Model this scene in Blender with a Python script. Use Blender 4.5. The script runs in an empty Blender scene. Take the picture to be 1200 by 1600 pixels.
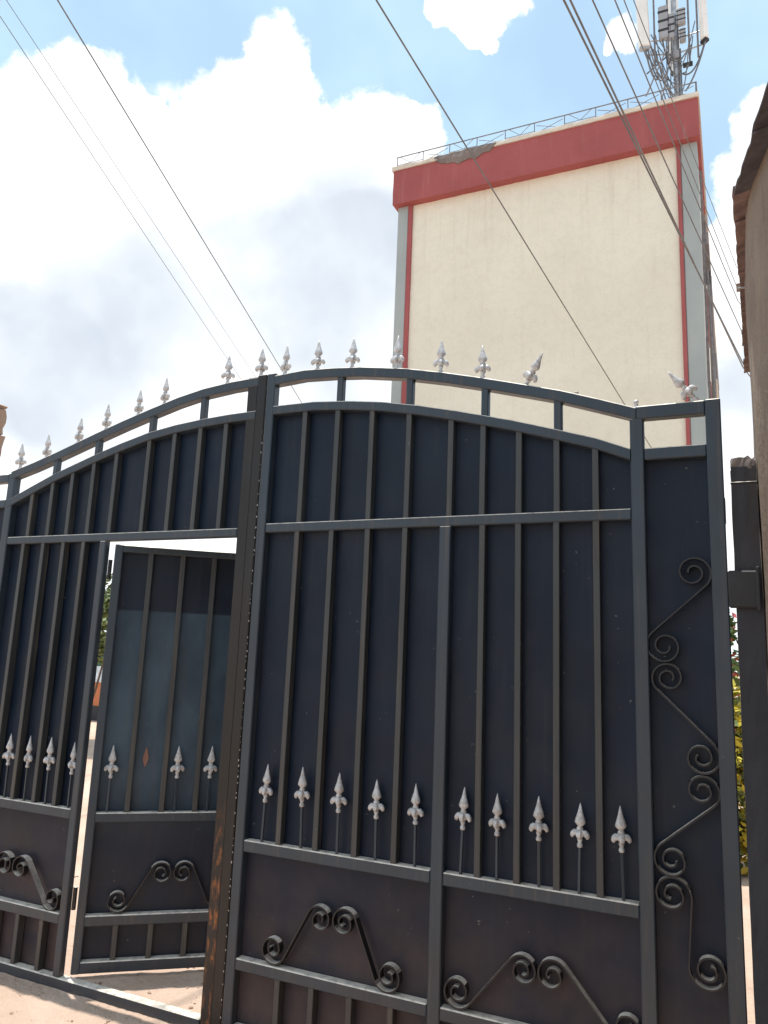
import bpy, bmesh, math, random
from mathutils import Vector, Matrix, noise as mnoise
random.seed(7)
sc = bpy.context.scene
C = sc.collection
PI = math.pi

# ------------------------------------------------------------------ camera
PIT, YAW, ROL = 0.18622967, -0.43456913, 0.04032425
fw = Vector((math.sin(YAW)*math.cos(PIT), math.cos(YAW)*math.cos(PIT), math.sin(PIT)))
rt = Vector((math.cos(YAW), -math.sin(YAW), 0)); up = rt.cross(fw)
c_, s_ = math.cos(ROL), math.sin(ROL)
R_, U_ = rt*c_ + up*s_, up*c_ - rt*s_
cam = bpy.data.cameras.new('camera'); co = bpy.data.objects.new('camera', cam); C.objects.link(co)
cam.sensor_fit = 'VERTICAL'; cam.sensor_height = 24.0; cam.lens = 1192.74/1600*24.0
cam.clip_start = 0.05; cam.clip_end = 2000
B_ = -fw
co.matrix_world = Matrix(((R_.x, U_.x, B_.x, 0), (R_.y, U_.y, B_.y, -2.9345), (R_.z, U_.z, B_.z, 1.55), (0, 0, 0, 1)))
sc.camera = co

# ------------------------------------------------------------------ sky, sun, exposure
SUN = Vector((-0.070, 0.038, 1.0)).normalized()
el = math.asin(SUN.z); az = math.atan2(SUN.x, SUN.y)
sl = bpy.data.lights.new('sun', 'SUN'); sl.energy = 3.4; sl.angle = math.radians(0.5); sl.color = (1.0, 0.955, 0.89)
so = bpy.data.objects.new('sun', sl); C.objects.link(so)
so.rotation_euler = SUN.to_track_quat('Z', 'Y').to_euler()
so.location = (0, 0, 30)
w = bpy.data.worlds.new('World'); sc.world = w; w.use_nodes = True; w.cycles.sampling_method = 'NONE'
nt = w.node_tree; nt.nodes.clear()
def N(t, **k):
    n = nt.nodes.new(t)
    for a, b in k.items(): setattr(n, a, b)
    return n
def L(a, b): nt.links.new(a, b)
def M(op, a, b=None, clamp=False):
    n = N('ShaderNodeMath', operation=op, use_clamp=clamp)
    for i, v in enumerate((a, b)):
        if v is None: continue
        if isinstance(v, (int, float)): n.inputs[i].default_value = v
        else: L(v, n.inputs[i])
    return n.outputs[0]
sky = N('ShaderNodeTexSky', sky_type='NISHITA', sun_disc=False)
sky.sun_elevation = el; sky.sun_rotation = az; sky.altitude = 1600; sky.air_density = 1.0; sky.dust_density = 1.2; sky.ozone_density = .35
tc = N('ShaderNodeTexCoord'); D_ = tc.outputs['Generated']
wn = N('ShaderNodeTexNoise'); L(D_, wn.inputs['Vector']); wn.inputs['Scale'].default_value = 13; wn.inputs['Detail'].default_value = 5; wn.inputs['Roughness'].default_value = .6
wo = N('ShaderNodeVectorMath', operation='MULTIPLY_ADD'); L(wn.outputs['Color'], wo.inputs[0]); wo.inputs[1].default_value = (.055, .055, .055); wo.inputs[2].default_value = (-.0275, -.0275, -.0275)
wa = N('ShaderNodeVectorMath', operation='ADD'); L(D_, wa.inputs[0]); L(wo.outputs[0], wa.inputs[1])
wz = N('ShaderNodeVectorMath', operation='NORMALIZE'); L(wa.outputs[0], wz.inputs[0]); WD = wz.outputs[0]
def blobs(lst, g=1.0):
    acc = None
    for x, y, z, r in lst:
        small = r < .036; r = r*1.4 if small else r
        k = 2.0/(r*g)**2; q = math.sqrt(x*x+y*y+z*z)
        d = N('ShaderNodeVectorMath', operation='DOT_PRODUCT'); L(WD, d.inputs[0]); d.inputs[1].default_value = (x*k/q, y*k/q, z*k/q)
        v = M('ADD', d.outputs['Value'], 1.0-k, True)
        if small: v = M('MULTIPLY', v, .55)
        acc = v if acc is None else M('ADD', acc, v)
    return acc
def wnoise(scale, detail, rough, off=(0, 0, 0), dist=0.0):
    mp = N('ShaderNodeMapping'); L(D_, mp.inputs[0]); mp.inputs['Location'].default_value = off
    n = N('ShaderNodeTexNoise'); L(mp.outputs[0], n.inputs['Vector'])
    n.inputs['Scale'].default_value = scale; n.inputs['Detail'].default_value = detail; n.inputs['Roughness'].default_value = rough; n.inputs['Distortion'].default_value = dist
    return n.outputs['Fac']
def smooth(v, a, b):
    n = N('ShaderNodeMapRange', interpolation_type='SMOOTHSTEP'); L(v, n.inputs['Value'])
    n.inputs['From Min'].default_value = a; n.inputs['From Max'].default_value = b
    return n.outputs['Result']
CL = [(-0.689, 0.514, 0.512, 0.087), (-0.617, 0.535, 0.578, 0.063), (-0.592, 0.563, 0.576, 0.041), (-0.623, 0.501, 0.601, 0.028), (-0.648, 0.494, 0.58, 0.032), (-0.498, 0.643, 0.581, 0.079), (-0.453, 0.652, 0.608, 0.06), (-0.502, 0.608, 0.615, 0.034), (-0.436, 0.611, 0.661, 0.028), (-0.450, 0.628, 0.640, 0.03), (-0.372, 0.726, 0.579, 0.077), (-0.322, 0.733, 0.6, 0.04), (-0.58, 0.669, 0.465, 0.193), (-0.694, 0.586, 0.42, 0.162), (-0.454, 0.761, 0.463, 0.159), (-0.35, 0.799, 0.489, 0.094), (-0.669, 0.68, 0.3, 0.197), (-0.478, 0.822, 0.31, 0.182), (-0.766, 0.58, 0.277, 0.16), (-0.245, 0.67, 0.701, 0.023), (-0.228, 0.683, 0.694, 0.026), (-0.208, 0.683, 0.7, 0.022), (-0.24, 0.691, 0.682, 0.014), (-0.225, 0.708, 0.67, 0.009), (-0.265, 0.667, 0.697, 0.014), (-0.179, 0.693, 0.698, 0.011), (-0.087, 0.737, 0.67, 0.014), (-0.074, 0.747, 0.661, 0.011), (-0.097, 0.742, 0.663, 0.006), (0.042, 0.854, 0.518, 0.058), (0.053, 0.817, 0.575, 0.04), (0.003, 0.892, 0.452, 0.052), (0.041, 0.918, 0.395, 0.075), (0.009, 0.958, 0.288, 0.078), (0.004, 0.985, 0.17, 0.064), (-0.624, 0.776, 0.09, 0.16)]
SH = [(-0.656, 0.641, 0.399, 0.091), (-0.573, 0.703, 0.422, 0.086), (-0.505, 0.759, 0.41, 0.096), (-0.422, 0.745, 0.517, 0.069), (-0.389, 0.79, 0.474, 0.063), (-0.425, 0.818, 0.389, 0.082), (-0.743, 0.59, 0.317, 0.061), (-0.716, 0.652, 0.248, 0.068), (0.018, 0.946, 0.323, 0.05), (-0.488, 0.801, 0.347, 0.066), (-0.75, 0.555, 0.359, 0.028)]
n_fine = wnoise(24, 8, 0.62, (3.1, 0.7, 1.9), 0.25)
n_mid = wnoise(5, 4, 0.5, (0.4, 2.2, 5.0))
n_far = wnoise(2.3, 8, 0.55, (1.3, 4.4, 0.2), 0.2)
edge = M('ADD', M('MULTIPLY', M('SUBTRACT', n_fine, 0.5), 1.7), M('MULTIPLY', M('SUBTRACT', n_mid, 0.5), 0.35))
cb = M('MINIMUM', blobs(CL, 1.03), 1.2)
vb = M('ADD', cb, M('MULTIPLY', edge, smooth(cb, 0.0, 0.30)))
m1 = smooth(vb, 0.08, 0.42)
# the same broken cumulus goes on over the rest of the sky
dv = N('ShaderNodeVectorMath', operation='DISTANCE'); L(D_, dv.inputs[0]); dv.inputs[1].default_value = (-0.42, 0.83, 0.37)
m2 = M('MULTIPLY', smooth(n_far, 0.50, 0.60), smooth(dv.outputs['Value'], 0.62, 0.80))
sep = N('ShaderNodeSeparateXYZ'); L(D_, sep.inputs[0])
m3 = M('MULTIPLY', smooth(M('MULTIPLY', sep.outputs['Z'], -1.0), -0.22, -0.05), 0.85)
mask = M('MAXIMUM', M('MAXIMUM', m1, m2), m3)
shade = M('MULTIPLY', smooth(blobs(SH, 1.6), 0.0, 1.15), smooth(M('ADD', n_mid, M('MULTIPLY', n_far, 0.5)), 0.35, 0.95))
cc = N('ShaderNodeMixRGB'); L(shade, cc.inputs[0]); cc.inputs[1].default_value = (.84, .86, .88, 1); cc.inputs[2].default_value = (0.47, 0.52, 0.585, 1)
hz = N('ShaderNodeMixRGB'); L(M('ADD', M('MULTIPLY', smooth(n_mid, 0.35, 0.75), 0.16), 0.34), hz.inputs[0]); L(sky.outputs[0], hz.inputs[1]); hz.inputs[2].default_value = (4.3, 5.9, 6.1, 1)   # thin high haze
bg1 = N('ShaderNodeBackground'); L(hz.outputs[0], bg1.inputs[0]); bg1.inputs[1].default_value = 0.15
bg2 = N('ShaderNodeBackground'); L(cc.outputs[0], bg2.inputs[0]); bg2.inputs[1].default_value = 1.0
mx = N('ShaderNodeMixShader'); L(mask, mx.inputs[0]); L(bg1.outputs[0], mx.inputs[1]); L(bg2.outputs[0], mx.inputs[2])
ow = N('ShaderNodeOutputWorld'); L(mx.outputs[0], ow.inputs[0])
vs = sc.view_settings; vs.view_transform = 'Standard'; vs.look = 'None'; vs.exposure = 0.6; vs.gamma = 1.0; vs.use_curve_mapping = False
sc.render.engine = 'CYCLES'

# ------------------------------------------------------------------ materials
def mat(name):
    m = bpy.data.materials.new(name); m.use_nodes = True
    t = m.node_tree; b = t.nodes['Principled BSDF']
    return m, t, b
class MN:
    """small helper around one material's node tree"""
    def __init__(s, name):
        s.m, s.t, s.b = mat(name)
        s.tc = s.t.nodes.new('ShaderNodeTexCoord'); s.geo = s.t.nodes.new('ShaderNodeNewGeometry')
        s.P = s.geo.outputs['Position']
    def link(s, a, b): s.t.links.new(a, b)
    def noise(s, scale, detail=6, rough=.55, stretch=(1, 1, 1), src=None, off=(0, 0, 0)):
        mp = s.t.nodes.new('ShaderNodeMapping'); s.link(src or s.P, mp.inputs[0]); mp.inputs['Scale'].default_value = stretch; mp.inputs['Location'].default_value = off
        n = s.t.nodes.new('ShaderNodeTexNoise'); s.link(mp.outputs[0], n.inputs['Vector'])
        n.inputs['Scale'].default_value = scale; n.inputs['Detail'].default_value = detail; n.inputs['Roughness'].default_value = rough
        return n.outputs['Fac']
    def ramp(s, v, a, b, lo=0., hi=1.):
        n = s.t.nodes.new('ShaderNodeMapRange'); n.interpolation_type = 'SMOOTHSTEP'; s.link(v, n.inputs['Value'])
        for k, x in zip(('From Min', 'From Max', 'To Min', 'To Max'), (a, b, lo, hi)): n.inputs[k].default_value = x
        return n.outputs['Result']
    def math(s, op, a, b=None, clamp=False):
        n = s.t.nodes.new('ShaderNodeMath'); n.operation = op; n.use_clamp = clamp
        for i, v in enumerate((a, b)):
            if v is None: continue
            if isinstance(v, (int, float)): n.inputs[i].default_value = v
            else: s.link(v, n.inputs[i])
        return n.outputs[0]
    def mix(s, f, a, b):
        n = s.t.nodes.new('ShaderNodeMixRGB')
        for i, v in enumerate((f, a, b)):
            if isinstance(v, (int, float)): n.inputs[i].default_value = v
            elif isinstance(v, tuple): n.inputs[i].default_value = (*v, 1) if len(v) == 3 else v
            else: s.link(v, n.inputs[i])
        return n.outputs[0]
    def xyz(s, v):
        n = s.t.nodes.new('ShaderNodeSeparateXYZ'); s.link(v, n.inputs[0]); return n.outputs
    def col(s, v):
        if isinstance(v, tuple): s.b.inputs['Base Color'].default_value = (*v, 1)
        else: s.link(v, s.b.inputs['Base Color'])
    def rough(s, v):
        if isinstance(v, (int, float)): s.b.inputs['Roughness'].default_value = v
        else: s.link(v, s.b.inputs['Roughness'])
    def bump(s, h, strength=.3, dist=.01):
        n = s.t.nodes.new('ShaderNodeBump'); n.inputs['Strength'].default_value = strength; n.inputs['Distance'].default_value = dist
        s.link(h, n.inputs['Height']); s.link(n.outputs[0], s.b.inputs['Normal'])
MT = {}
def gate_paint(name, base, rust=0.0, rough=.42, wav=.25, streak=.3, spl=.32, spec=.5, lit_area=False):
    a = MN(name); x = a.xyz(a.P); nrm = a.xyz(a.geo.outputs['True Normal'])
    col = a.mix(a.ramp(a.noise(3.5, 5), .3, .7), base, tuple(c*1.35 for c in base))
    if lit_area:      # light painted into the colour: paler sheet below the top rail's shadow edge
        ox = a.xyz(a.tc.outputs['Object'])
        lit = a.math('MULTIPLY', a.ramp(ox[2], 1.735, 1.722), a.ramp(a.noise(3.2, 5, .6, (1.6, 1.6, .8)), .30, .70, .45, 1.0))
        lit = a.math('MULTIPLY', lit, a.ramp(ox[2], .55, .95))
        col = a.mix(lit, col, (.052, .088, .122))
    st = a.ramp(a.noise(5, 6, .6, (9, 9, .35)), .50, .78, 0, streak)          # dust washed down in streaks
    col = a.mix(st, col, (.135, .105, .08))
    sp_ = a.math('MULTIPLY', a.ramp(x[2], .95, -.05), a.ramp(a.noise(6, 6, .6), .25, .75, .25, .8))  # earth splashed up from the road
    col = a.mix(a.math('MULTIPLY', sp_, spl), col, (.13, .083, .064))
    pat = a.ramp(a.noise(2.2, 7, .65, (1, 1, .55), None, (4, 7, 2)), .52, .72, 0, .22)   # faded patches
    col = a.mix(pat, col, (.024, .033, .044))
    chips = a.ramp(a.noise(48, 3, .5), .73, .76)
    col = a.mix(a.math('MULTIPLY', chips, .35), col, (.26, .25, .23))
    top = a.math('MULTIPLY', a.ramp(nrm[2], .5, .72), a.ramp(a.noise(30, 4), .25, .6, .5, 1))       # dust lying on ledges
    col = a.mix(top, col, (.74, .67, .58))
    if rust:
        r = a.math('MULTIPLY', a.ramp(a.noise(16, 8, .7, (1.6, 1, .55)), .47, .60), a.ramp(x[2], .95, .60))
        xx = a.math('MULTIPLY', a.ramp(x[0], -2.118, -2.108), a.ramp(x[0], -2.062, -2.078))
        r = a.math('MULTIPLY', a.math('MULTIPLY', r, xx), rust)
        rc = a.mix(a.noise(60, 5), (.055, .020, .010), (.42, .15, .045))
        col = a.mix(r, col, rc)
    a.col(col)
    a.rough(a.math('ADD', a.ramp(a.noise(7, 5), .3, .7, rough-.06, rough+.1), a.math('MULTIPLY', st, .35)))
    h = a.math('ADD', a.math('MULTIPLY', a.noise(2.6, 2), wav), a.math('MULTIPLY', a.noise(160, 3), .004))
    a.bump(h, .35, .05)
    a.b.inputs['Specular IOR Level'].default_value = spec
    MT[name] = a.m
gate_paint('frame_paint', (.020, .031, .043), rough=.42, wav=.08, streak=.38)
gate_paint('bar_paint', (.030, .033, .034), rough=.46, wav=.06, streak=.62)
gate_paint('sheet_paint', (.0045, .0102, .0225), rough=.46, wav=.55, streak=.07, spl=.75, spec=.24)
gate_paint('door_sheet_paint', (.0045, .0105, .0225), rough=.40, wav=.25, streak=.12, spl=.2, spec=.3, lit_area=True)
gate_paint('rusty_stile_paint', (.012, .010, .009), rust=1.0, rough=.40, wav=.05, streak=.10, spl=.2, spec=.35)
gate_paint('scroll_paint', (.0065, .0065, .008), rough=.46, wav=.05, streak=.15, spl=.15)
a = MN('silver_paint'); oi = a.t.nodes.new('ShaderNodeObjectInfo')
col = a.mix(a.ramp(a.noise(70, 6, .65), .38, .66), (.57, .58, .59), (.36, .35, .345)); col = a.mix(a.math('MULTIPLY', oi.outputs['Random'], .4), col, (.33, .31, .30))
col = a.mix(a.ramp(a.noise(180, 3), .64, .70, 0, .8), col, (.14, .10, .08)); a.col(col); a.b.inputs['Metallic'].default_value = .15
a.rough(a.ramp(a.noise(40, 3), .3, .7, .34, .56)); a.bump(a.noise(110, 4), .5, .004); MT['silver'] = a.m
a = MN('rust_stain'); a.col(a.mix(a.noise(120, 4), (.17, .075, .05), (.28, .16, .12))); a.rough(.85); MT['rust'] = a.m
a = MN('weld'); a.col((.45, .42, .38)); a.rough(.5); MT['weld'] = a.m
# earth road
a = MN('earth'); n1 = a.noise(1.3, 8, .6); n2 = a.noise(26, 8, .65)
col = a.mix(a.ramp(n1, .3, .7), (.50, .355, .265), (.62, .465, .365)); col = a.mix(a.ramp(n2, .55, .75, 0, .5), col, (.38, .265, .20))
a.col(col); a.rough(.95); a.bump(a.math('ADD', a.math('MULTIPLY', a.noise(14, 8, .65), .02), a.math('MULTIPLY', n2, .018)), 1.0, 1.0); MT['earth'] = a.m
# apartment block plasters
def plaster(name, c1, c2, dirt, drip=.25, sc=1.0, bs=.35, wall=False):
    a = MN(name); x = a.xyz(a.P)
    col = a.mix(a.ramp(a.noise(.55*sc, 6, .6), .3, .7), c1, c2)
    col = a.mix(a.ramp(a.noise(1.6*sc, 7, .65, (3, 3, .25)), .52, .8, 0, drip), col, dirt)
    col = a.mix(a.ramp(a.noise(7*sc, 6, .7), .62, .76, 0, drip*.8), col, dirt)
    if wall:
        col = a.mix(a.ramp(a.noise(.42, 5, .6, (1, 1, 1.6), None, (9, 3, 1)), .55, .575, 0, .22), col, (.74, .72, .63))           # patched render
        rn = a.math('MULTIPLY', a.ramp(a.noise(2.4, 6, .6, (3.2, 3.2, .12)), .50, .75, 0, .28), a.ramp(x[2], 10.5, 14.2))          # rain streaks under the parapet
        col = a.mix(rn, col, (.46, .39, .30))
        rn = a.math('MULTIPLY', a.ramp(a.noise(1.9, 9, .75, (1, 1, 1), None, (2, 5, 8)), .485, .50), a.ramp(a.noise(1.9, 9, .75, (1, 1, 1), None, (2, 5, 8)), .515, .50))
        col = a.mix(a.math('MULTIPLY', rn, .25), col, (.42, .36, .28))                                                          # hairline cracks
    a.col(col); a.rough(.85); a.bump(a.math('ADD', a.noise(3*sc, 8, .65), a.math('MULTIPLY', a.noise(.8*sc, 3), 1.5)), bs, .03); MT[name] = a.m
plaster('cream_plaster', (.72, .695, .58), (.67, .64, .53), (.50, .44, .35), .32, 1.0, .5, True)
plaster('red_plaster', (.34, .088, .088), (.28, .07, .07), (.40, .17, .16), .5)
plaster('grey_plaster', (.36, .40, .39), (.30, .34, .34), (.22, .23, .22), .4)
plaster('slab_concrete', (.62, .57, .49), (.55, .50, .42), (.30, .26, .22), .6)
plaster('weathered_fascia', (.20, .17, .16), (.13, .11, .105), (.08, .07, .07), .6)
plaster('bare_concrete', (.22, .185, .17), (.13, .115, .11), (.10, .08, .075), .7, 4)
plaster('mud_wall', (.25, .195, .145), (.17, .125, .095), (.10, .065, .045), .85, 5.5, 1.0)
plaster('pillar_concrete', (.040, .043, .052), (.026, .027, .032), (.05, .032, .024), .7, 3)
plaster('stone', (.40, .28, .20), (.30, .20, .145), (.17, .115, .085), .6, 5)
plaster('orange_plaster', (.55, .20, .09), (.46, .16, .07), (.3, .12, .07), .3)
def plain(name, c, r=.6, metal=0., var=.2, sc=8):
    a = MN(name); a.col(a.mix(a.ramp(a.noise(sc, 5), .3, .7), tuple(v*(1-var) for v in c), tuple(min(1, v*(1+var)) for v in c))); a.rough(r); a.b.inputs['Metallic'].default_value = metal; MT[name] = a.m
plain('roof_iron', (.095, .085, .095), .62, .0, .3, 14)
plain('roof_edge', (.20, .135, .125), .7, .0, .35, 18)
plain('rail_iron', (.16, .15, .16), .5)
plain('galvanised', (.42, .43, .45), .45, .6)
plain('antenna_white', (.74, .73, .70), .45, 0, .05, 2)
plain('radio_grey', (.30, .31, .33), .5, 0, .08, 3)
plain('dark_plastic', (.022, .023, .027), .7)
plain('cable_black', (.13, .13, .135), .55)
plain('wood_pole', (.16, .11, .08), .85)
plain('red_frame', (.30, .06, .05), .5)
plain('glass_dark', (.03, .035, .04), .12)
plain('bark', (.12, .085, .06), .9, 0, .3, 30)
plain('green_board', (.03, .10, .05), .6)
plain('pale_board', (.55, .62, .68), .5)
def leafm(name, c1, c2):
    a = MN(name); oi = a.noise(9, 3); a.col(a.mix(a.ramp(oi, .3, .7), c1, c2)); a.rough(.55); a.b.inputs['Transmission Weight'].default_value = 0; MT[name] = a.m
leafm('leaf_green', (.045, .095, .022), (.10, .17, .04))
leafm('leaf_olive', (.08, .12, .03), (.16, .18, .06))
leafm('leaf_yellow', (.62, .46, .03), (.40, .38, .05))
leafm('petal_red', (.5, .06, .07), (.6, .12, .14))

# ------------------------------------------------------------------ object helpers
def link(o, parent=None):
    C.objects.link(o)
    if parent is not None:
        o.parent = parent
        o.matrix_parent_inverse = Matrix.Translation(parent.location).inverted() if parent.get('_abs') else Matrix.Identity(4)
    return o
def thing(name, loc, label, cat, group=None, rotz=0, absolute=True):
    o = bpy.data.objects.new(name, None); C.objects.link(o); o.location = loc; o.rotation_euler = (0, 0, rotz); o.empty_display_size = .2
    o['label'] = label; o['category'] = cat
    if group: o['group'] = group
    if absolute: o['_abs'] = 1
    return o
def obj(name, bm, m, parent=None, loc=None, smooth=False):
    if isinstance(bm, bpy.types.Mesh): me = bm
    else:
        bmesh.ops.recalc_face_normals(bm, faces=bm.faces)
        me = bpy.data.meshes.new(name); bm.to_mesh(me); bm.free()
        me.materials.append(MT[m])
        if smooth:
            for p in me.polygons: p.use_smooth = True
    o = bpy.data.objects.new(name, me); link(o, parent)
    if loc: o.location = loc
    return o
def tag(o, label, cat, group=None, kind=None):
    if label: o['label'] = label
    if cat: o['category'] = cat
    if group: o['group'] = group
    if kind: o['kind'] = kind
    return o
def box(bm, x0, x1, y0, y1, z0, z1, bev=.004):
    r = bmesh.ops.create_cube(bm, size=1)['verts']
    for v in r:
        v.co = Vector(((x0+x1)/2 + v.co.x*(x1-x0), (y0+y1)/2 + v.co.y*(y1-y0), (z0+z1)/2 + v.co.z*(z1-z0)))
    if bev:
        es = list({e for v in r for e in v.link_edges})
        bmesh.ops.bevel(bm, geom=es, offset=bev, segments=1, affect='EDGES', clamp_overlap=True)
    return bm
def nb(): return bmesh.new()
def B(name, m, parent, x0, x1, y0, y1, z0, z1, bev=.004):
    return obj(name, box(nb(), x0, x1, y0, y1, z0, z1, bev), m, parent)
def tube(bm, pts, rads, n=8, cap=True):
    pts = [Vector(q) for q in pts]
    if isinstance(rads, (int, float)): rads = [rads]*len(pts)
    rings = []
    for i, q in enumerate(pts):
        t = (pts[min(i+1, len(pts)-1)] - pts[max(i-1, 0)]).normalized()
        a = t.orthogonal().normalized() if abs(t.z) > .99 else t.cross(Vector((0, 0, 1))).normalized()
        b = t.cross(a)
        rings.append([bm.verts.new(q + (a*math.cos(2*PI*k/n) + b*math.sin(2*PI*k/n))*rads[i]) for k in range(n)])
    for r0, r1 in zip(rings, rings[1:]):
        for k in range(n): bm.faces.new((r0[k], r0[(k+1) % n], r1[(k+1) % n], r1[k]))
    if cap: bm.faces.new(rings[0][::-1]); bm.faces.new(rings[-1])
    return bm
def ribbon(bm, path, width_y, thick, y0=0.0):
    """flat bar bent edge-on: path in the XZ plane, width along Y"""
    pts = [Vector((q[0], 0, q[1])) for q in path]; rows = []
    for i, q in enumerate(pts):
        t = (pts[min(i+1, len(pts)-1)] - pts[max(i-1, 0)]).normalized()
        nn = Vector((-t.z, 0, t.x))*thick/2
        rows.append([bm.verts.new(v) for v in (q+nn+Vector((0, y0, 0)), q-nn+Vector((0, y0, 0)), q-nn+Vector((0, y0+width_y, 0)), q+nn+Vector((0, y0+width_y, 0)))])
    for r0, r1 in zip(rows, rows[1:]):
        for k in range(4): bm.faces.new((r0[k], r0[(k+1) % 4], r1[(k+1) % 4], r1[k]))
    bm.faces.new(rows[0]); bm.faces.new(rows[-1][::-1])
    return bm
def interp(pts, x):
    for (xa, za), (xb, zb) in zip(pts, pts[1:]):
        if xa <= x <= xb: return za + (zb-za)*(x-xa)/(xb-xa)
    return pts[0][1] if x < pts[0][0] else pts[-1][1]
def arch_rail(pts, th, y0, y1):
    bm = nb(); rows = []
    for i, (x, z) in enumerate(pts):
        a = Vector(pts[max(i-1, 0)]); b = Vector(pts[min(i+1, len(pts)-1)]); t = (b-a).normalized(); k = th/max(t.x, .5)
        c = .004
        rows.append([bm.verts.new(v) for v in ((x, y0, z-k+c), (x, y0, z-c), (x, y0+c, z), (x, y1-c, z), (x, y1, z-c), (x, y1, z-k+c), (x, y1-c, z-k), (x, y0+c, z-k))])
    for r0, r1 in zip(rows, rows[1:]):
        for q in range(8): bm.faces.new((r0[q], r0[(q+1) % 8], r1[(q+1) % 8], r1[q]))
    bm.faces.new(rows[0]); bm.faces.new(rows[-1][::-1])
    return bm
def sheet_poly(pts, y, t=.002):
    """sheet metal panel: outline in XZ, thickness in Y"""
    bm = nb()
    f = [bm.verts.new((x, y, z)) for x, z in pts]; b = [bm.verts.new((x, y+t, z)) for x, z in pts]
    bm.faces.new(f); bm.faces.new(b[::-1]); n = len(pts)
    for i in range(n): bm.faces.new((f[i], b[i], b[(i+1) % n], f[(i+1) % n]))
    return bm
def spiral_scroll(c1, r1, d1, c2, r2, d2, turns=1.6, pitch=.36):
    """S-scroll between two spirals; d=+1 means the bar, going from 1 to 2, runs counter-clockwise round that centre"""
    c1 = Vector(c1); c2 = Vector(c2); D = c2-c1; dist = D.length; base = math.atan2(D.y, D.x)
    # tangent line for rotation senses d1, d2
    # contact normal angle: the bar leaves circle 1 at angle a (from centre), heading along a + d1*90deg
    k = (r1*d1 - r2*d2)/dist
    k = max(-.98, min(.98, k)); phi = math.asin(k)
    h = base + phi                      # heading of the straight run
    a1 = h - d1*PI/2; a2 = h - d2*PI/2
    path = []
    n = 44
    for i in range(n+1):
        u = i/n; ang = a1 - d1*turns*2*PI*(1-u)
        r = r1*(1 - (1-u)*(1-pitch*.75)) if u < 1 else r1
        path.append(c1 + Vector((math.cos(ang), math.sin(ang)))*r)
    for i in range(n+1):
        u = i/n; ang = a2 + d2*turns*2*PI*u
        r = r2*(1 - u*(1-pitch*.75))
        path.append(c2 + Vector((math.cos(ang), math.sin(ang)))*r)
    return [(q.x, q.y) for q in path]
def scroll(parent, c1, d1, c2, d2, r=.057, y0=.006, w_=.032, r2=None):
    j = lambda c: (c[0]+random.uniform(-.003, .003), c[1]+random.uniform(-.003, .003)); v = lambda q: q*random.uniform(.94, 1.05)
    return obj('scroll', ribbon(nb(), spiral_scroll(j(c1), v(r), d1, j(c2), v(r2 or r), d2, random.uniform(1.45, 1.75), random.uniform(.28, .42)), w_, .0060, y0), 'scroll_paint', parent)

# ------------------------------------------------------------------ ground
bm = nb()
def rng(a, b, d): return [a+d*i for i in range(int(round((b-a)/d)))]
xs = [-400, -120, -40, -16, -9] + rng(-8, -4.6, .2) + rng(-4.6, -1.8, .028) + rng(-1.8, 5, .2) + [5, 9, 16, 40, 120, 400]
ys = [-400, -120, -40, -16, -9] + rng(-6, -1.0, .2) + rng(-1.0, 1.0, .028) + rng(1.0, 7, .2) + [7, 12, 16, 24, 40, 80, 120, 400]
def gz(x, y):
    t = min(1, max(0, (y-.0)/.05)); base = -.027 + .034*t*t*(3-2*t)
    if abs(x) > 9 or abs(y) > 8: return base
    q = Vector((x, y, 0))
    return base + .006*mnoise.noise(q*2.1) + .006*mnoise.noise(q*9) + .005*mnoise.noise(q*24) + .002*mnoise.noise(q*60)
gr = [[bm.verts.new((x, y, gz(x, y))) for x in xs] for y in ys]
for j in range(len(ys)-1):
    for i in range(len(xs)-1): bm.faces.new((gr[j][i], gr[j][i+1], gr[j+1][i+1], gr[j+1][i]))
g = obj('ground', bm, 'earth', smooth=True); g['kind'] = 'structure'
rnd = random.Random(11); bm = nb()
for _ in range(900):
    x, y = rnd.uniform(-4.6, -1.6), rnd.uniform(-1.0, 1.6); r = .0025 + .009*rnd.random()**4
    bmesh.ops.create_icosphere(bm, subdivisions=1, radius=r, matrix=Matrix.Translation((x, y, gz(x, y)+r*.25)) @ Matrix.Rotation(rnd.uniform(0, 6), 4, 'Z') @ Matrix.Diagonal((1.3, rnd.uniform(.7, 1), .65, 1)))
tag(obj('gravel', bm, 'stone', smooth=False), 'loose small stones scattered on the pinkish earth by the gate', 'gravel', None, 'stuff')

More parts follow.
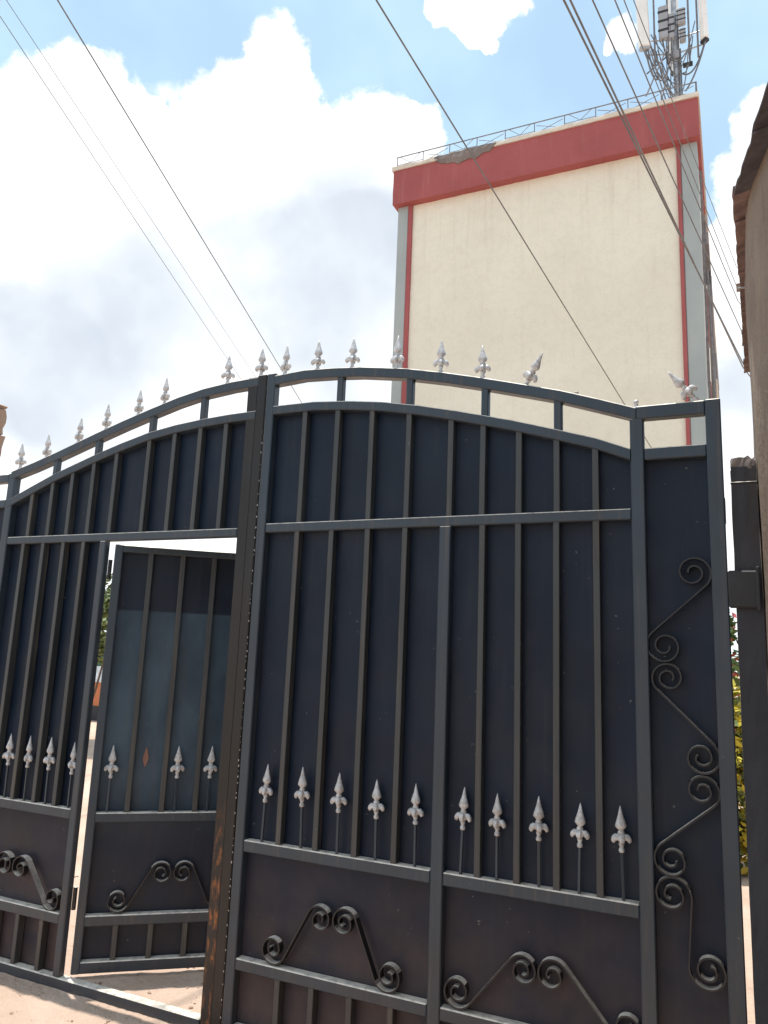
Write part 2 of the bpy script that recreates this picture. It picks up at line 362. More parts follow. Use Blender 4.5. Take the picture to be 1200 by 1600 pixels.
# ------------------------------------------------------------------ finial meshes
def spear_mesh(stem):
    """cast spear head: socket, two rings, four drooping leaves, swelling blade; local z=0 at its foot, +Z up"""
    bm = nb(); z0 = stem; n = 10
    prof = [(.0085, 0), (.0105, .004), (.0105, .012), (.0075, .015), (.0070, .020), (.0095, .024), (.0100, .030), (.0072, .034), (.0062, .052), (.0085, .060), (.0135, .067), (.0085, .074), (.0110, .077), (.0200, .086), (.0205, .091), (.0165, .104), (.0105, .121), (.0055, .141), (.0014, .157)]
    rings = []
    for r, z in prof:
        fl = .72 if z > .076 else 1.0
        rings.append([bm.verts.new((r*math.cos(2*PI*k/n), r*fl*math.sin(2*PI*k/n), z0+z)) for k in range(n)])
    for a, b in zip(rings, rings[1:]):
        for k in range(n): bm.faces.new((a[k], a[(k+1) % n], b[(k+1) % n], b[k]))
    bm.faces.new(rings[0][::-1]); bm.faces.new(rings[-1])
    out = [(.003, .030), (.008, .036), (.014, .041), (.020, .038), (.026, .031), (.032, .033), (.0355, .040), (.0340, .049), (.0290, .057), (.0215, .0625), (.0135, .0615), (.0085, .064), (.003, .066)]
    for ang, sx_ in ((0, 1), (PI, 1), (PI/2, .6), (-PI/2, .6)):
        cx, cy = math.cos(ang), math.sin(ang); t_ = []
        for side in (-1, 1):
            hw_ = .0045*side
            t_.append([bm.verts.new((cx*r*sx_ - cy*hw_, cy*r*sx_ + cx*hw_, z0+z)) for r, z in out])
        mid_ = [[bm.verts.new((cx*r*sx_*.86 - cy*.0085*sd + cx*.002, cy*r*sx_*.86 + cx*.0085*sd + cy*.002, z0+.05+(z-.05)*.72)) for r, z in out] for sd in (-1, 1)]
        nn_ = len(out)
        for q in range(nn_):
            q2 = (q+1) % nn_
            bm.faces.new((t_[0][q], t_[0][q2], t_[1][q2], t_[1][q]))
            bm.faces.new((t_[0][q], mid_[0][q], mid_[0][q2], t_[0][q2])); bm.faces.new((t_[1][q], t_[1][q2], mid_[1][q2], mid_[1][q]))
        bm.faces.new(mid_[0]); bm.faces.new(mid_[1][::-1])
    bmesh.ops.recalc_face_normals(bm, faces=bm.faces)
    me = bpy.data.meshes.new('spear'); bm.to_mesh(me); bm.free()
    for p in me.polygons: p.use_smooth = True
    me.materials.append(MT['silver'])
    if stem:
        bm = nb(); bm.from_mesh(me)
        k0 = len(bm.faces)
        box(bm, -.005, .005, -.005, .005, 0, stem+.002, .0012)
        bm.faces.ensure_lookup_table()
        for f in bm.faces[k0:]: f.material_index = 1
        bm.to_mesh(me); bm.free(); me.materials.append(MT['frame_paint'])
    return me
SP_TOP = spear_mesh(0.0); SP_STEM = spear_mesh(.158)
def spear(parent, x, y, z, me, tilt=None, s=1.0):
    o = obj('spear', me, None, parent, (x, y, z))
    rz = random.uniform(-.35, .35)
    o.rotation_euler = (tilt[0], tilt[1], rz) if tilt else (random.uniform(-.03, .03), random.uniform(-.03, .03), rz)
    o.scale = (s, s, s*random.uniform(.97, 1.03))
    return o

FY0, FY1 = 0.0, .046       # frame depth
BY0, BY1 = .006, .0435      # bars
SY = .044                 # sheet
# ------------------------------------------------------------------ right gate leaf
RL = thing('gate_leaf', (-1.0, 0, -.03), 'closed right leaf of the dark steel gate with ten silver spears and tall side panel', 'gate leaf', 'leaves of the steel gate')
F = 'frame_paint'
def stile(x0, x1, z0, z1, p, y0=FY0, y1=FY1, m=F): return B('stile', m, p, x0, x1, y0, y1, z0, z1)
def rail(x0, x1, z0, z1, p, y0=FY0+.001, y1=FY1-.001, m=F): return B('rail', m, p, x0, x1, y0, y1, z0, z1)
UA = [(-1.966, 2.853), (-1.808, 2.862), (-1.65, 2.853), (-1.504, 2.839), (-1.291, 2.806), (-1.1, 2.763), (-.924, 2.717), (-.803, 2.683), (-.61, 2.628), (-.46, 2.576), (-.318, 2.524)]
LA = [(-1.966, 2.700), (-1.746, 2.699), (-1.57, 2.684), (-1.4, 2.662), (-1.22, 2.627), (-1.049, 2.586), (-.801, 2.52), (-.618, 2.464), (-.47, 2.417), (-.341, 2.363)]
stile(-2.012, -1.965, -.02, 2.868, RL); stile(-1.107, -1.056, .026, 2.0895, RL); stile(-.341, -.291, -.02, 2.482, RL); stile(-.073, -.020, -.02, 2.530, RL, -.004, .05)
rail(-1.965, -.341, 2.089, 2.131, RL)
for xa, xb in ((-1.965, -1.107), (-1.056, -.341)):
    rail(xa, xb, .702, .750, RL); rail(xa, xb, .238, .284, RL); rail(xa, xb, -.018, .028, RL)
rail(-.291, -.073, 2.315, 2.361, RL); rail(-.318, -.073, 2.476, 2.528, RL, FY0-.002, FY1-.003); rail(-.291, -.073, -.018, .028, RL)
obj('arch_rail', arch_rail(UA, .046, FY0-.0025, FY1+.0025), F, RL); obj('arch_rail', arch_rail(LA, .042, FY0-.0025, FY1+.0025), F, RL)
for x in (-1.613, -1.265, -.920, -.616):
    B('post', F, RL, x-.016, x+.016, .004, .036, interp(LA, x)-.01, interp(UA, x)-.03)
BEADS = {}
def bar(p, x, z0, z1, lean=0.0, hw=.0125):
    o = B('bar', 'bar_paint', p, -hw, hw, BY0, BY1, z0, z1, .002)
    mz = (z0+z1)/2; an = random.uniform(-.0022, .0022)
    o.location = (x - math.sin(an)*mz + random.uniform(-.002, .002), random.uniform(-.001, .001), 0); o.rotation_euler = (0, an, random.uniform(-.03, .03))
    BEADS.setdefault(p.name, []).extend([(x, z0), (x, z1)])
    return o
for x in (-1.791, -1.618, -1.443, -1.264, -1.07, -.925, -.772, -.622, -.470): bar(RL, x, 2.129, interp(LA, x)-.03)
for x in (-1.797, -1.619, -1.441, -1.265, -.924, -.774, -.624, -.472): bar(RL, x, .748, 2.091)
for x in (-1.76, -1.605, -1.433, -1.255, -.905, -.755, -.605, -.455): bar(RL, x, .026, .240)
def buckled(x0, x1, z0, z1):
    """thin sheet with the shallow ripples that welding leaves, bulging away from the bars"""
    nx = max(2, int((x1-x0)/.05)); nz = max(2, int((z1-z0)/.06)); bm = nb(); ph = random.uniform(0, 50)
    G_ = []
    for i in range(nx+1):
        col_ = []
        for k in range(nz+1):
            x = x0+(x1-x0)*i/nx; z = z0+(z1-z0)*k/nz; ed = min(i, nx-i, k, nz-k)
            d = 0 if ed == 0 else .0045*(1+mnoise.noise(Vector((x*3.4+ph, z*1.6, 0)))) + .0012*(1+mnoise.noise(Vector((x*11, z*7, ph))))
            col_.append(bm.verts.new((x, SY+d, z)))
        G_.append(col_)
    for i in range(nx):
        for k in range(nz): bm.faces.new((G_[i][k], G_[i+1][k], G_[i+1][k+1], G_[i][k+1]))
    return bm
def sheet(p, x0, x1, z0, z1, m='sheet_paint'):
    return obj('sheet', buckled(x0, x1, z0, z1), m, p, None, True)
obj('sheet', sheet_poly([(-1.97, 2.12), (-.336, 2.12)] + [(x, z-.02) for x, z in LA[::-1]], SY), 'sheet_paint', RL)
for xa, xb in ((-1.97, -1.085), (-1.0845, -.336)):
    sheet(RL, xa, xb, .73, 2.1195); sheet(RL, xa, xb, .262, .7295); sheet(RL, xa, xb, 0., .2615)
sheet(RL, -.296, -.068, 0., 2.34)
for i, x in enumerate((-1.882, -1.690, -1.520, -1.347, -1.177, -.990, -.848, -.691, -.547, -.395)):
    o = spear(RL, x, .016, .751, SP_STEM, s=1.0+random.uniform(-.015, .02))
for x, z in ((-1.925, 2.853), (-1.746, 2.857), (-1.563, 2.843), (-1.337, 2.812), (-1.127, 2.768), (-.935, 2.72)):
    spear(RL, x, .02, z, SP_TOP, s=1.0)
spear(RL, -.752, .02, 2.664, SP_TOP, tilt=(.15, .60, .2)); spear(RL, -.098, .02, 2.533, SP_TOP, tilt=(.1, -.72, 1.1), s=.98)
def stub(p, x, z, h):
    bm = nb(); tube(bm, [(0, 0, 0), (0, 0, h*.3), (0, 0, h*.35), (0, 0, h*.65), (0, 0, h*.7), (0, 0, h)], [.010, .0105, .0075, .0075, .010, .009], 10)
    o = obj('spear_stub', bm, 'silver', p, (x, .02, z), True); o['label'] = 'broken off silver spear socket'; return o
stub(RL, -.317, 2.522, .036); stub(RL, -.545, 2.606, .012)
scroll(RL, (-1.792, .344), 1, (-1.584, .494), -1); scroll(RL, (-1.270, .342), -1, (-1.474, .499), 1)
scroll(RL, (-.993, .344), 1, (-.749, .462), -1); scroll(RL, (-.395, .350), -1, (-.643, .462), 1)
SR = .061
scroll(RL, (-.132, 1.886), -1, (-.235, 1.622), 1, SR); scroll(RL, (-.228, 1.516), 1, (-.130, 1.248), -1, SR)
scroll(RL, (-.132, 1.138), -1, (-.232, .905), 1, SR); scroll(RL, (-.236, .797), -1, (-.126, .577), 1, SR, r2=.062)
# weld spots along the meeting stile
bm = nb()
z = .05
while z < 2.62:
    r = random.uniform(.0014, .0032)
    bmesh.ops.create_icosphere(bm, subdivisions=1, radius=r, matrix=Matrix.Translation((-2.0135+random.uniform(-.002, .002), -.0045, z)) @ Matrix.Diagonal((1, .8, random.uniform(1, 2.2), 1)))
    z += random.uniform(.018, .075)
wb = obj('weld_bead', bm, 'weld', RL, None, True); wb['kind'] = 'stuff'
# hinge straps to the pillar
hg = B('hinge', 'dark_plastic', RL, -.021, .080, -.008, .0125, 1.762, 1.893, .006)
B('pin', 'dark_plastic', hg, .068, .080, -.020, -.012, 1.750, 1.905, .003).matrix_parent_inverse = Matrix.Identity(4)

# ------------------------------------------------------------------ left gate leaf with the open wicket door
LL = thing('gate_leaf', (-2.9, 0, -.03), 'left leaf of the dark steel gate with small door standing open in it', 'gate leaf', 'leaves of the steel gate')
UL = [(-3.69, 2.492), (-3.52, 2.534), (-3.368, 2.577), (-3.083, 2.663), (-2.9, 2.716), (-2.719, 2.764), (-2.55, 2.806), (-2.387, 2.836), (-2.22, 2.852), (-2.06, 2.858)]
LLa = [(-3.69, 2.328), (-3.52, 2.395), (-3.352, 2.458), (-3.066, 2.546), (-2.9, 2.592), (-2.721, 2.635), (-2.55, 2.660), (-2.385, 2.675), (-2.22, 2.684), (-2.065, 2.687)]
stile(-3.712, -3.660, -.02, 2.482, LL); stile(-2.974, -2.932, .021, 2.0755, LL, 0, .036)
stile(-2.122, -2.063, -.02, 2.862, LL, .001, .046, 'rusty_stile_paint')
B('cover_strip', 'rusty_stile_paint', LL, -2.064, -2.0135, -.004, .010, -.02, 2.866)
rail(-3.660, -2.122, 2.075, 2.115, LL); rail(-3.660, -2.972, .714, .761, LL); rail(-3.660, -2.972, .243, .291, LL)
B('bottom_rail', F, LL, -3.660, -2.122, -.003, .043, -.027, .021)
rail(-3.965, -3.712, 2.430, 2.478, LL); rail(-3.965, -3.712, 2.285, 2.330, LL); stile(-4.015, -3.965, -.02, 2.50, LL)
obj('arch_rail', arch_rail(UL, .046, FY0-.0025, FY1+.0025), F, LL); obj('arch_rail', arch_rail(LLa, .042, FY0-.0025, FY1+.0025), F, LL)
for x in (-3.362, -3.07, -2.711, -2.389): B('post', F, LL, x-.016, x+.016, .004, .036, interp(LLa, x)-.01, interp(UL, x)-.03)
for x in (-3.514, -3.368, -3.227, -3.081, -2.926, -2.715, -2.553, -2.395, -2.241): bar(LL, x, 2.113, interp(LLa, x)-.03)
for x in (-3.535, -3.385, -3.237, -3.095): bar(LL, x, .759, 2.077)
for x in (-3.54, -3.40, -3.245, -3.087): bar(LL, x, .019, .245)
obj('sheet', sheet_poly([(-3.665, 2.105), (-2.115, 2.105), (-2.115, 2.665)] + [(x, z-.02) for x, z in LLa[::-1] if x > -3.66 and x < -2.12] + [(-3.665, 2.318)], SY), 'sheet_paint', LL)
sheet(LL, -3.665, -2.967, .74, 2.095); sheet(LL, -3.665, -2.967, .267, .7395); sheet(LL, -3.665, -2.967, 0., .2665); sheet(LL, -3.97, -3.707, 0., 2.31)
for x in (-3.595, -3.447, -3.306, -3.16, -3.005): spear(LL, x, .016, .762, SP_STEM, s=.99)
for x, z in ((-3.651, 2.503), (-3.455, 2.548), (-3.228, 2.618), (-3.035, 2.676), (-2.82, 2.736), (-2.651, 2.781), (-2.26, 2.85), (-2.063, 2.866)):
    spear(LL, x, .02, z, SP_TOP)
scroll(LL, (-3.620, .347), 1, (-3.386, .450), -1); scroll(LL, (-3.041, .345), -1, (-3.276, .446), 1)

# the wicket door: local x along the door from its hinge, y into the yard
TH = math.radians(39)
def jb(bm, *b): return box(bm, *b)
bm = nb()
jb(bm, -.006, .034, 0, .046, .032, 2.061); jb(bm, .690, .738, 0, .046, .032, 2.061)
jb(bm, .030, .690, .001, .045, 2.024, 2.060); jb(bm, .030, .690, .001, .045, .033, .084)
door = obj('wicket_door', bm, F, LL)
door.matrix_parent_inverse = Matrix.Translation(LL.location).inverted()
door.location = (-2.884, .030, 0); door.rotation_euler = (0, 0, TH)
door['label'] = 'narrow door standing open inward with silver spears and scrolls'
I4 = Matrix.Identity(4)
def dpart(name, bm_or, m, loc=None):
    o = obj(name, bm_or, m, None, loc); o.parent = door; o.matrix_parent_inverse = I4; return o
for z0, z1 in ((.703, .748), (.237, .285)): dpart('rail', box(nb(), .030, .690, .001, .045, z0, z1), F)
for u in (.175, .337, .498, .622):
    dpart('bar', box(nb(), u-.0125, u+.0125, BY0, BY1, .746, 2.026, .002), 'bar_paint')
    dpart('bar', box(nb(), u-.0125, u+.0125, BY0, BY1, .082, .239, .002), 'bar_paint')
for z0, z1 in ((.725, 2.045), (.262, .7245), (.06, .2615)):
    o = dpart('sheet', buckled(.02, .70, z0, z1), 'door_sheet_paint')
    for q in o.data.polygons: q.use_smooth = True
for u in (.082, .400, .557):
    o = dpart('spear', SP_STEM, None, (u, .016, .749)); o.rotation_euler = (0, random.uniform(-.03, .03), random.uniform(-.3, .3))
for c1, d1, c2, d2 in (((.172, .345), 1, (.365, .462), -1), ((.645, .345), -1, (.468, .462), 1)):
    dpart('scroll', ribbon(nb(), spiral_scroll(c1, .054, d1, c2, .054, d2), .032, .0058, .006), 'scroll_paint')
st = [(.240, .955), (.228, .985), (.226, 1.0), (.234, 1.03), (.241, 1.055), (.247, 1.03), (.255, 1.0), (.252, .985)]
o = dpart('rust_mark', sheet_poly(st, SY-.0012, .001), 'rust'); o['label'] = 'spear shaped rust mark where a spear is missing'
for z in (1.93, .36):
    h = nb(); tube(h, [(-.024, .022, z-.05), (-.024, .022, z+.05)], .010, 10); dpart('hinge', h, 'scroll_paint')

def bead_part(p, lst, seed):
    rnd = random.Random(seed); bm = nb()
    for x, z in lst:
        for sd in (-1, 1):
            for q in range(3):
                bmesh.ops.create_icosphere(bm, subdivisions=1, radius=rnd.uniform(.002, .0042), matrix=Matrix.Translation((x+sd*(.011+rnd.uniform(-.003, .004)), rnd.uniform(.010, .022), z+rnd.uniform(-.003, .003))) @ Matrix.Diagonal((1.4, 1, .8, 1)))
    o = obj('weld_bead', bm, F, p, None, True); o['kind'] = 'stuff'
bead_part(RL, BEADS[RL.name], 1); bead_part(LL, BEADS[LL.name], 2)
# ------------------------------------------------------------------ pillars
def rough_block(x0, x1, y0, y1, z0, z1, amp, n=(4, 4, 14), seed=1, top=None):
    rnd = random.Random(seed); bm = nb()
    r = bmesh.ops.create_grid(bm, x_segments=1, y_segments=1, size=.5)
    bm.clear()
    nx, ny, nz = n; V = {}
    for i in range(nx+1):
        for j in range(ny+1):
            for k in range(nz+1):
                if i in (0, nx) or j in (0, ny) or k in (0, nz):
                    zt = z1 + (rnd.uniform(-1, 1)*(top or amp) if k == nz else 0)
                    V[i, j, k] = bm.verts.new((x0+(x1-x0)*i/nx + rnd.uniform(-amp, amp), y0+(y1-y0)*j/ny + rnd.uniform(-amp, amp), z0+(zt-z0)*k/nz))
    def q(*c):
        try: bm.faces.new([V[v] for v in c])
        except Exception: pass
    for i in range(nx):
        for j in range(ny):
            for k in (0, nz): q((i, j, k), (i+1, j, k), (i+1, j+1, k), (i, j+1, k))
    for i in range(nx):
        for k in range(nz):
            for j in (0, ny): q((i, j, k), (i+1, j, k), (i+1, j, k+1), (i, j, k+1))
    for j in range(ny):
        for k in range(nz):
            for i in (0, nx): q((i, j, k), (i, j+1, k), (i, j+1, k+1), (i, j, k+1))
    return bm
PR = thing('gate_pillar', (.05, .06, -.03), 'dark concrete gate pillar with broken top between right gate leaf and brown house', 'pillar')
obj('shaft', rough_block(.003, .088, .014, .16, -.04, 2.27, .0016, (4, 4, 30), 5), 'pillar_concrete', PR)
obj('broken_top', rough_block(.006, .088, .016, .158, 2.262, 2.300, .004, (7, 5, 2), 6, .016), 'bare_concrete', PR)
B('seam', 'scroll_paint', PR, .001, .090, .010, .030, 2.208, 2.214, .002)
PL = thing('gate_pillar', (-4.92, .5, -.03), 'rough brown stone gate pillar rising behind the left end of the gate', 'pillar')
z = -.04
i = 0
while z < 3.2:
    h = .19 if z + .19 < 3.20 else 3.225-z
    ins = random.uniform(-.012, .012)
    obj('stone', rough_block(-5.1, -4.735+ins*.5, .30, .72, z, z+h-.012, .010, (5, 4, 4), 20+i, .008), 'stone', PL)
    obj('mortar', rough_block(-5.08, -4.75, .32, .70, z+h-.014, z+h+.002, .002, (1, 1, 1), 60+i), 'bare_concrete', PL) if z+h < 3.2 else None
    z += h; i += 1

# ------------------------------------------------------------------ neighbour's house on the right
HR = thing('house', (1.5, 0, -.03), 'brown mud plastered house with low dark iron eaves at the right edge', 'house')
wl = [(.142, 1.68), (.120, 1.1), (.100, .6), (.092, .17), (.0935, -.06), (.114, -.27), (.170, -.50), (.36, -1.1), (.62, -2.0), (.95, -3.2), (1.8, -6.2)]
rnd = random.Random(4); bm = nb()
fine = []
for (xa, ya), (xb, yb) in zip(wl, wl[1:]):
    m_ = max(2, int(math.hypot(xb-xa, yb-ya)/.12))
    fine += [(xa+(xb-xa)*t/m_, ya+(yb-ya)*t/m_) for t in range(m_)]
fine.append(wl[-1])
zs = [-.04 + 3.25*k/24 for k in range(25)]
rows = [[bm.verts.new((x + (0 if -.08 < y < .25 else .010*mnoise.noise(Vector((y*3, z*2.2, 1))) + .005*mnoise.noise(Vector((y*9, z*6, 4)))) + rnd.uniform(-.0015, .0015), y, z)) for z in zs] for x, y in fine]
for r0, r1 in zip(rows, rows[1:]):
    for k in range(24): bm.faces.new((r0[k], r0[k+1], r1[k+1], r1[k]))
back = [[bm.verts.new((5.0, y, z)) for z in (zs[0], zs[-1])] for x, y in (fine[0], fine[-1])]
bm.faces.new([back[0][0], back[0][1]] + rows[0][::-1]); bm.faces.new([back[1][1], back[1][0]] + rows[-1])
bm.faces.new((back[0][0], back[1][0], back[1][1], back[0][1]))
obj('wall', bm, 'mud_wall', HR, None, True)
# eaves: corrugated sheets laid side by side, each with its own wavy lower edge
ev = [(.055, -.24), (.056, -.17), (.100, 1.63)]
def eave_x(y):
    if y <= -.24: return .055 - (y+.24)*.1827
    return .052 + (y+.24)*.0265
def roof_sheet(y0, y1, m, lift, seed):
    rnd = random.Random(seed); bm = nb(); n = max(4, int((y1-y0)/.038)); A = []; 
    off = rnd.uniform(-.003, .003)
    for i in range(n+1):
        y = y0+(y1-y0)*i/n; wv = .006*math.sin(2*PI*y/.152)
        x = eave_x(y)+off+rnd.uniform(-.002, .002)
        A.append([bm.verts.new((x, y, 3.2+lift+wv)), bm.verts.new((3.2, y, 3.95+lift+wv)), bm.verts.new((x, y, 3.208+lift+wv)), bm.verts.new((3.2, y, 3.958+lift+wv))])
    for a, b in zip(A, A[1:]):
        bm.faces.new((a[0], b[0], b[1], a[1])); bm.faces.new((a[2], a[3], b[3], b[2])); bm.faces.new((a[0], a[2], b[2], b[0]))
    bm.faces.new((A[0][0], A[0][1], A[0][3], A[0][2])); bm.faces.new((A[-1][0], A[-1][2], A[-1][3], A[-1][1]))
    return obj('roof_sheet', bm, m, HR)
yy = -6.3; k = 0
while yy < 1.5:
    wdt = .72 if yy < -.3 else .21
    if yy + wdt > -.24 and yy < -.3: wdt = -.24-yy
    roof_sheet(yy, min(1.63, yy+wdt+.02), 'roof_iron' if yy < -.25 else 'roof_edge', .012*(k % 2), 40+k); yy += wdt; k += 1
def soffit(poly, z, m, nm):
    bm = nb(); lo = [bm.verts.new((x, y, z)) for x, y in poly]; hi = [bm.verts.new((x, y, z+.02)) for x, y in poly]; n = len(poly)
    bm.faces.new(lo[::-1]); bm.faces.new(hi)
    for i in range(n): bm.faces.new((lo[i], lo[(i+1) % n], hi[(i+1) % n], hi[i]))
    return obj(nm, bm, m, HR)
B('tie_wire_bracket', 'galvanised', HR, .065, .115, .44, .452, 3.16, 3.166, .001)

# ------------------------------------------------------------------ apartment block beyond the yard
AB = thing('apartment_building', (-4.3, 15, -.03), 'tall cream walled apartment block with red parapet band and grey corner strips', 'building')
def BB(nm, m, *b, bev=0.0, parent=None): return B(nm, m, parent or AB, *b, bev=bev)
bm = nb(); nx, nz = 40, 60; rnd = random.Random(9)
gv = [[bm.verts.new((-7.80 + 6.95*i/nx, 15.0 + rnd.uniform(-.006, .006), -.04 + 14.6*k/nz)) for i in range(nx+1)] for k in range(nz+1)]
for k in range(nz):
    for i in range(nx): bm.faces.new((gv[k][i], gv[k][i+1], gv[k+1][i+1], gv[k+1][i]))
obj('wall', bm, 'cream_plaster', AB, None, True)
BB('pilaster', 'grey_plaster', -8.245, -7.92, 14.96, 33, -.04, 14.6, bev=.02)
BB('trim_strip', 'red_plaster', -7.92, -7.795, 14.93, 15.3, -.04, 14.6, bev=.01)
BB('trim_strip', 'red_plaster', -.858, -.768, 14.93, 15.3, -.04, 14.6, bev=.01)
BB('pilaster', 'grey_plaster', -.768, -.385, 14.96, 15.7, -.04, 14.6, bev=.02)
sw = BB('side_wall', 'cream_plaster', -.768, -.400, 15.7, 36, -.04, 14.6)
BB('back_wall', 'cream_plaster', -7.92, -.768, 35.6, 35.9, -.04, 14.6)
# parapet band with an uneven lower edge, projecting from the wall
bm = rough_block(-8.33, -.318, 14.75, 18.3, 14.045, 15.085, .006, (40, 2, 6), 12, .004); obj('parapet_band', bm, 'red_plaster', AB)
obj('side_fascia', rough_block(-8.30, -.335, 18.305, 36.2, 14.10, 15.08, .005, (4, 6, 3), 14, .004), 'weathered_fascia', AB)
bm = rough_block(-8.37, -.290, 14.71, 36.4, 15.088, 15.205, .008, (50, 2, 2), 13, .006); obj('roof_slab', bm, 'slab_concrete', AB)
# spalled stretch of the band
rnd = random.Random(2); bm = nb(); up_ = []; lo_ = []
for i in range(19):
    x = -7.08 + 1.76*i/18; d = math.sin(PI*i/18)**.6
    up_.append((x, 15.215 - rnd.uniform(0, .04))); lo_.append((x, 15.10 - .27*d*rnd.uniform(.75, 1.1) + .04*(i/18)))
f = [bm.verts.new((x, 14.728 - rnd.uniform(0, .006), z)) for x, z in lo_]; h = [bm.verts.new((x, 14.70 - rnd.uniform(0, .006), z)) for x, z in up_]
m2_ = [bm.verts.new(((a.co.x+b.co.x)/2, 14.696-rnd.uniform(0, .02), (a.co.z+b.co.z)/2)) for a, b in zip(f, h)]
for r0, r1 in ((f, m2_), (m2_, h)):
    for i in range(18): bm.faces.new((r0[i], r0[i+1], r1[i+1], r1[i]))
b1 = [bm.verts.new((v.co.x, 14.80, v.co.z)) for v in f]; b2 = [bm.verts.new((v.co.x, 14.80, v.co.z)) for v in h]
for i in range(18): bm.faces.new((f[i], b1[i], b1[i+1], f[i+1])); bm.faces.new((h[i], h[i+1], b2[i+1], b2[i]))
obj('spalled_concrete', bm, 'bare_concrete', AB)
# roof railing
rz0, rz1, ry = 15.20, 15.60, 14.86
rl = B('railing', 'rail_iron', AB, -8.30, -.345, ry-.012, ry+.012, rz1-.024, rz1, .003)
def rp(nm, pts, r=.010):
    o = obj(nm, tube(nb(), pts, r, 5), 'rail_iron', None); o.parent = rl; o.matrix_parent_inverse = Matrix.Translation(AB.location) @ Matrix.Translation(AB.location).inverted(); return o
nbay = 10; x0_, x1_ = -8.28, -.36
for i in range(nbay+1):
    x = x0_+(x1_-x0_)*i/nbay; rp('post', [(x, ry, rz0-.01), (x, ry, rz1)], .013)
    if i < nbay:
        xb = x+(x1_-x0_)/nbay
        if i % 2 == 1 or i == 8: rp('brace', [(x+.05, ry, rz0+.07), (xb-.05, ry, rz1-.10)], .008); rp('brace', [(x+.05, ry+.01, rz1-.10), (xb-.05, ry+.01, rz0+.07)], .008)
        else: rp('brace', [(x, ry, rz0+.14), (xb, ry, rz0+.14)], .008); rp('brace', [(x+.1, ry, rz1-.02), (x+.4, ry, rz0+.14), (xb-.1, ry, rz1-.02)], .008)
for y in (14.86, 17.5, 20, 24, 28, 32, 36):
    rp('post', [(-.345, y, rz0-.01), (-.345, y, rz1)], .013)
rp('side_rail', [(-.345, 14.86, rz1-.012), (-.345, 36, rz1-.012)], .012)
# openings, ledges and balconies on the side towards the lane
for zc in (3.4, 6.2, 9.0, 11.8):
    for yc in (17.2, 20.5, 29.5):
        wn = BB('window', 'red_frame', -.402, -.372, yc-.6, yc+.6, zc-.6, zc+.7, bev=.01)
        pn = obj('pane', box(nb(), -.376, -.368, yc-.5, yc+.5, zc-.5, zc+.6, 0), 'glass_dark', None); pn.parent = wn; pn.matrix_parent_inverse = I4
    bl = BB('balcony', 'slab_concrete', -.40, -.235, 23.0, 27.5, zc-1.05, zc-.92, bev=.01)
    for j in range(10):
        y = 23.05+.49*j
        o = obj('baluster', tube(nb(), [(-.25, y, zc-.93), (-.25, y, zc-.05)], .014, 5), 'rail_iron', None); o.parent = bl; o.matrix_parent_inverse = I4
    o = obj('handrail', tube(nb(), [(-.25, 23.0, zc-.05), (-.25, 27.5, zc-.05)], .022, 6), 'rail_iron', None); o.parent = bl; o.matrix_parent_inverse = I4
BB('downpipe', 'rail_iron', -.385, -.325, 16.1, 16.16, .0, 14.0)
rnd = random.Random(21)
for y in (18.9, 19.4, 22.2, 28.3, 31.5):
    obj('downpipe', tube(nb(), [(-.33+rnd.uniform(-.03, .05), y, 14.1), (-.32+rnd.uniform(-.02, .06), y, 9), (-.33+rnd.uniform(-.02, .05), y, 4), (-.34, y, 0)], .035, 6), 'rail_iron', AB)
for q in range(9):
    y = rnd.uniform(17, 33); z = rnd.uniform(6, 13); b_ = BB('wall_box', 'dark_plastic' if q % 2 else 'weathered_fascia', -.41, -.25+rnd.uniform(-.06, .06), y, y+rnd.uniform(.3, .7), z, z+rnd.uniform(.4, .9), bev=.02)

# ------------------------------------------------------------------ antenna mast on the roof
AM = thing('antenna_mast', (-.90, 17, 15.1), 'steel phone mast with white panel antennas standing on the flat roof corner', 'antenna')
def A_(nm, m, pts, r, n=8, parent=AM): return obj(nm, tube(nb(), pts, r, n), m, parent)
A_('pole', 'galvanised', [(-.88, 17, 15.1), (-.90, 17, 21.6)], .075, 12)
def panel(x, y, z0, z1, wx, wy, tilt, yaw):
    bm = nb(); box(bm, -wx/2, wx/2, -wy/2, wy/2, 0, z1-z0, min(wx, wy)*.28)
    o = obj('panel_antenna', bm, 'antenna_white', AM); o.location = (x, y, z0); o.rotation_euler = (0, tilt, yaw)
    cb = obj('end_cap', box(nb(), -wx*.46, wx*.46, -wy*.46, wy*.46, -.09, .004, .02), 'dark_plastic' if x > -1 else 'radio_grey', None); cb.parent = o; cb.matrix_parent_inverse = I4
    return o
panel(-1.66, 16.6, 18.45, 21.4, .31, .16, -.03, .35); panel(-.13, 16.8, 18.35, 21.2, .22, .17, -.02, -.7); panel(-.95, 18.0, 18.6, 21.3, .3, .15, 0, 2.6)
for x, y, z0, z1, wx in ((-1.16, 16.8, 18.7, 19.75, .26), (-.96, 16.82, 18.65, 19.45, .16), (-.70, 16.9, 19.1, 19.6, .22), (-.68, 16.9, 18.55, 18.95, .16)):
    rb = obj('radio_unit', box(nb(), x-wx/2, x+wx/2, y-.09, y+.09, z0, z1, .03), 'radio_grey', AM)
    for q in range(3):
        fn = obj('fin', box(nb(), x-wx/2-.012, x+wx/2+.012, y-.10, y-.088, z0+(z1-z0)*(.2+.28*q), z0+(z1-z0)*(.27+.28*q), .004), 'dark_plastic', None); fn.parent = rb; fn.matrix_parent_inverse = I4
for x, y in ((-1.40, 16.7), (-1.05, 16.75), (-.52, 16.9), (-.30, 16.85)): A_('support_pipe', 'rail_iron', [(x, y, 17.9), (x, y, 21.3)], .026)
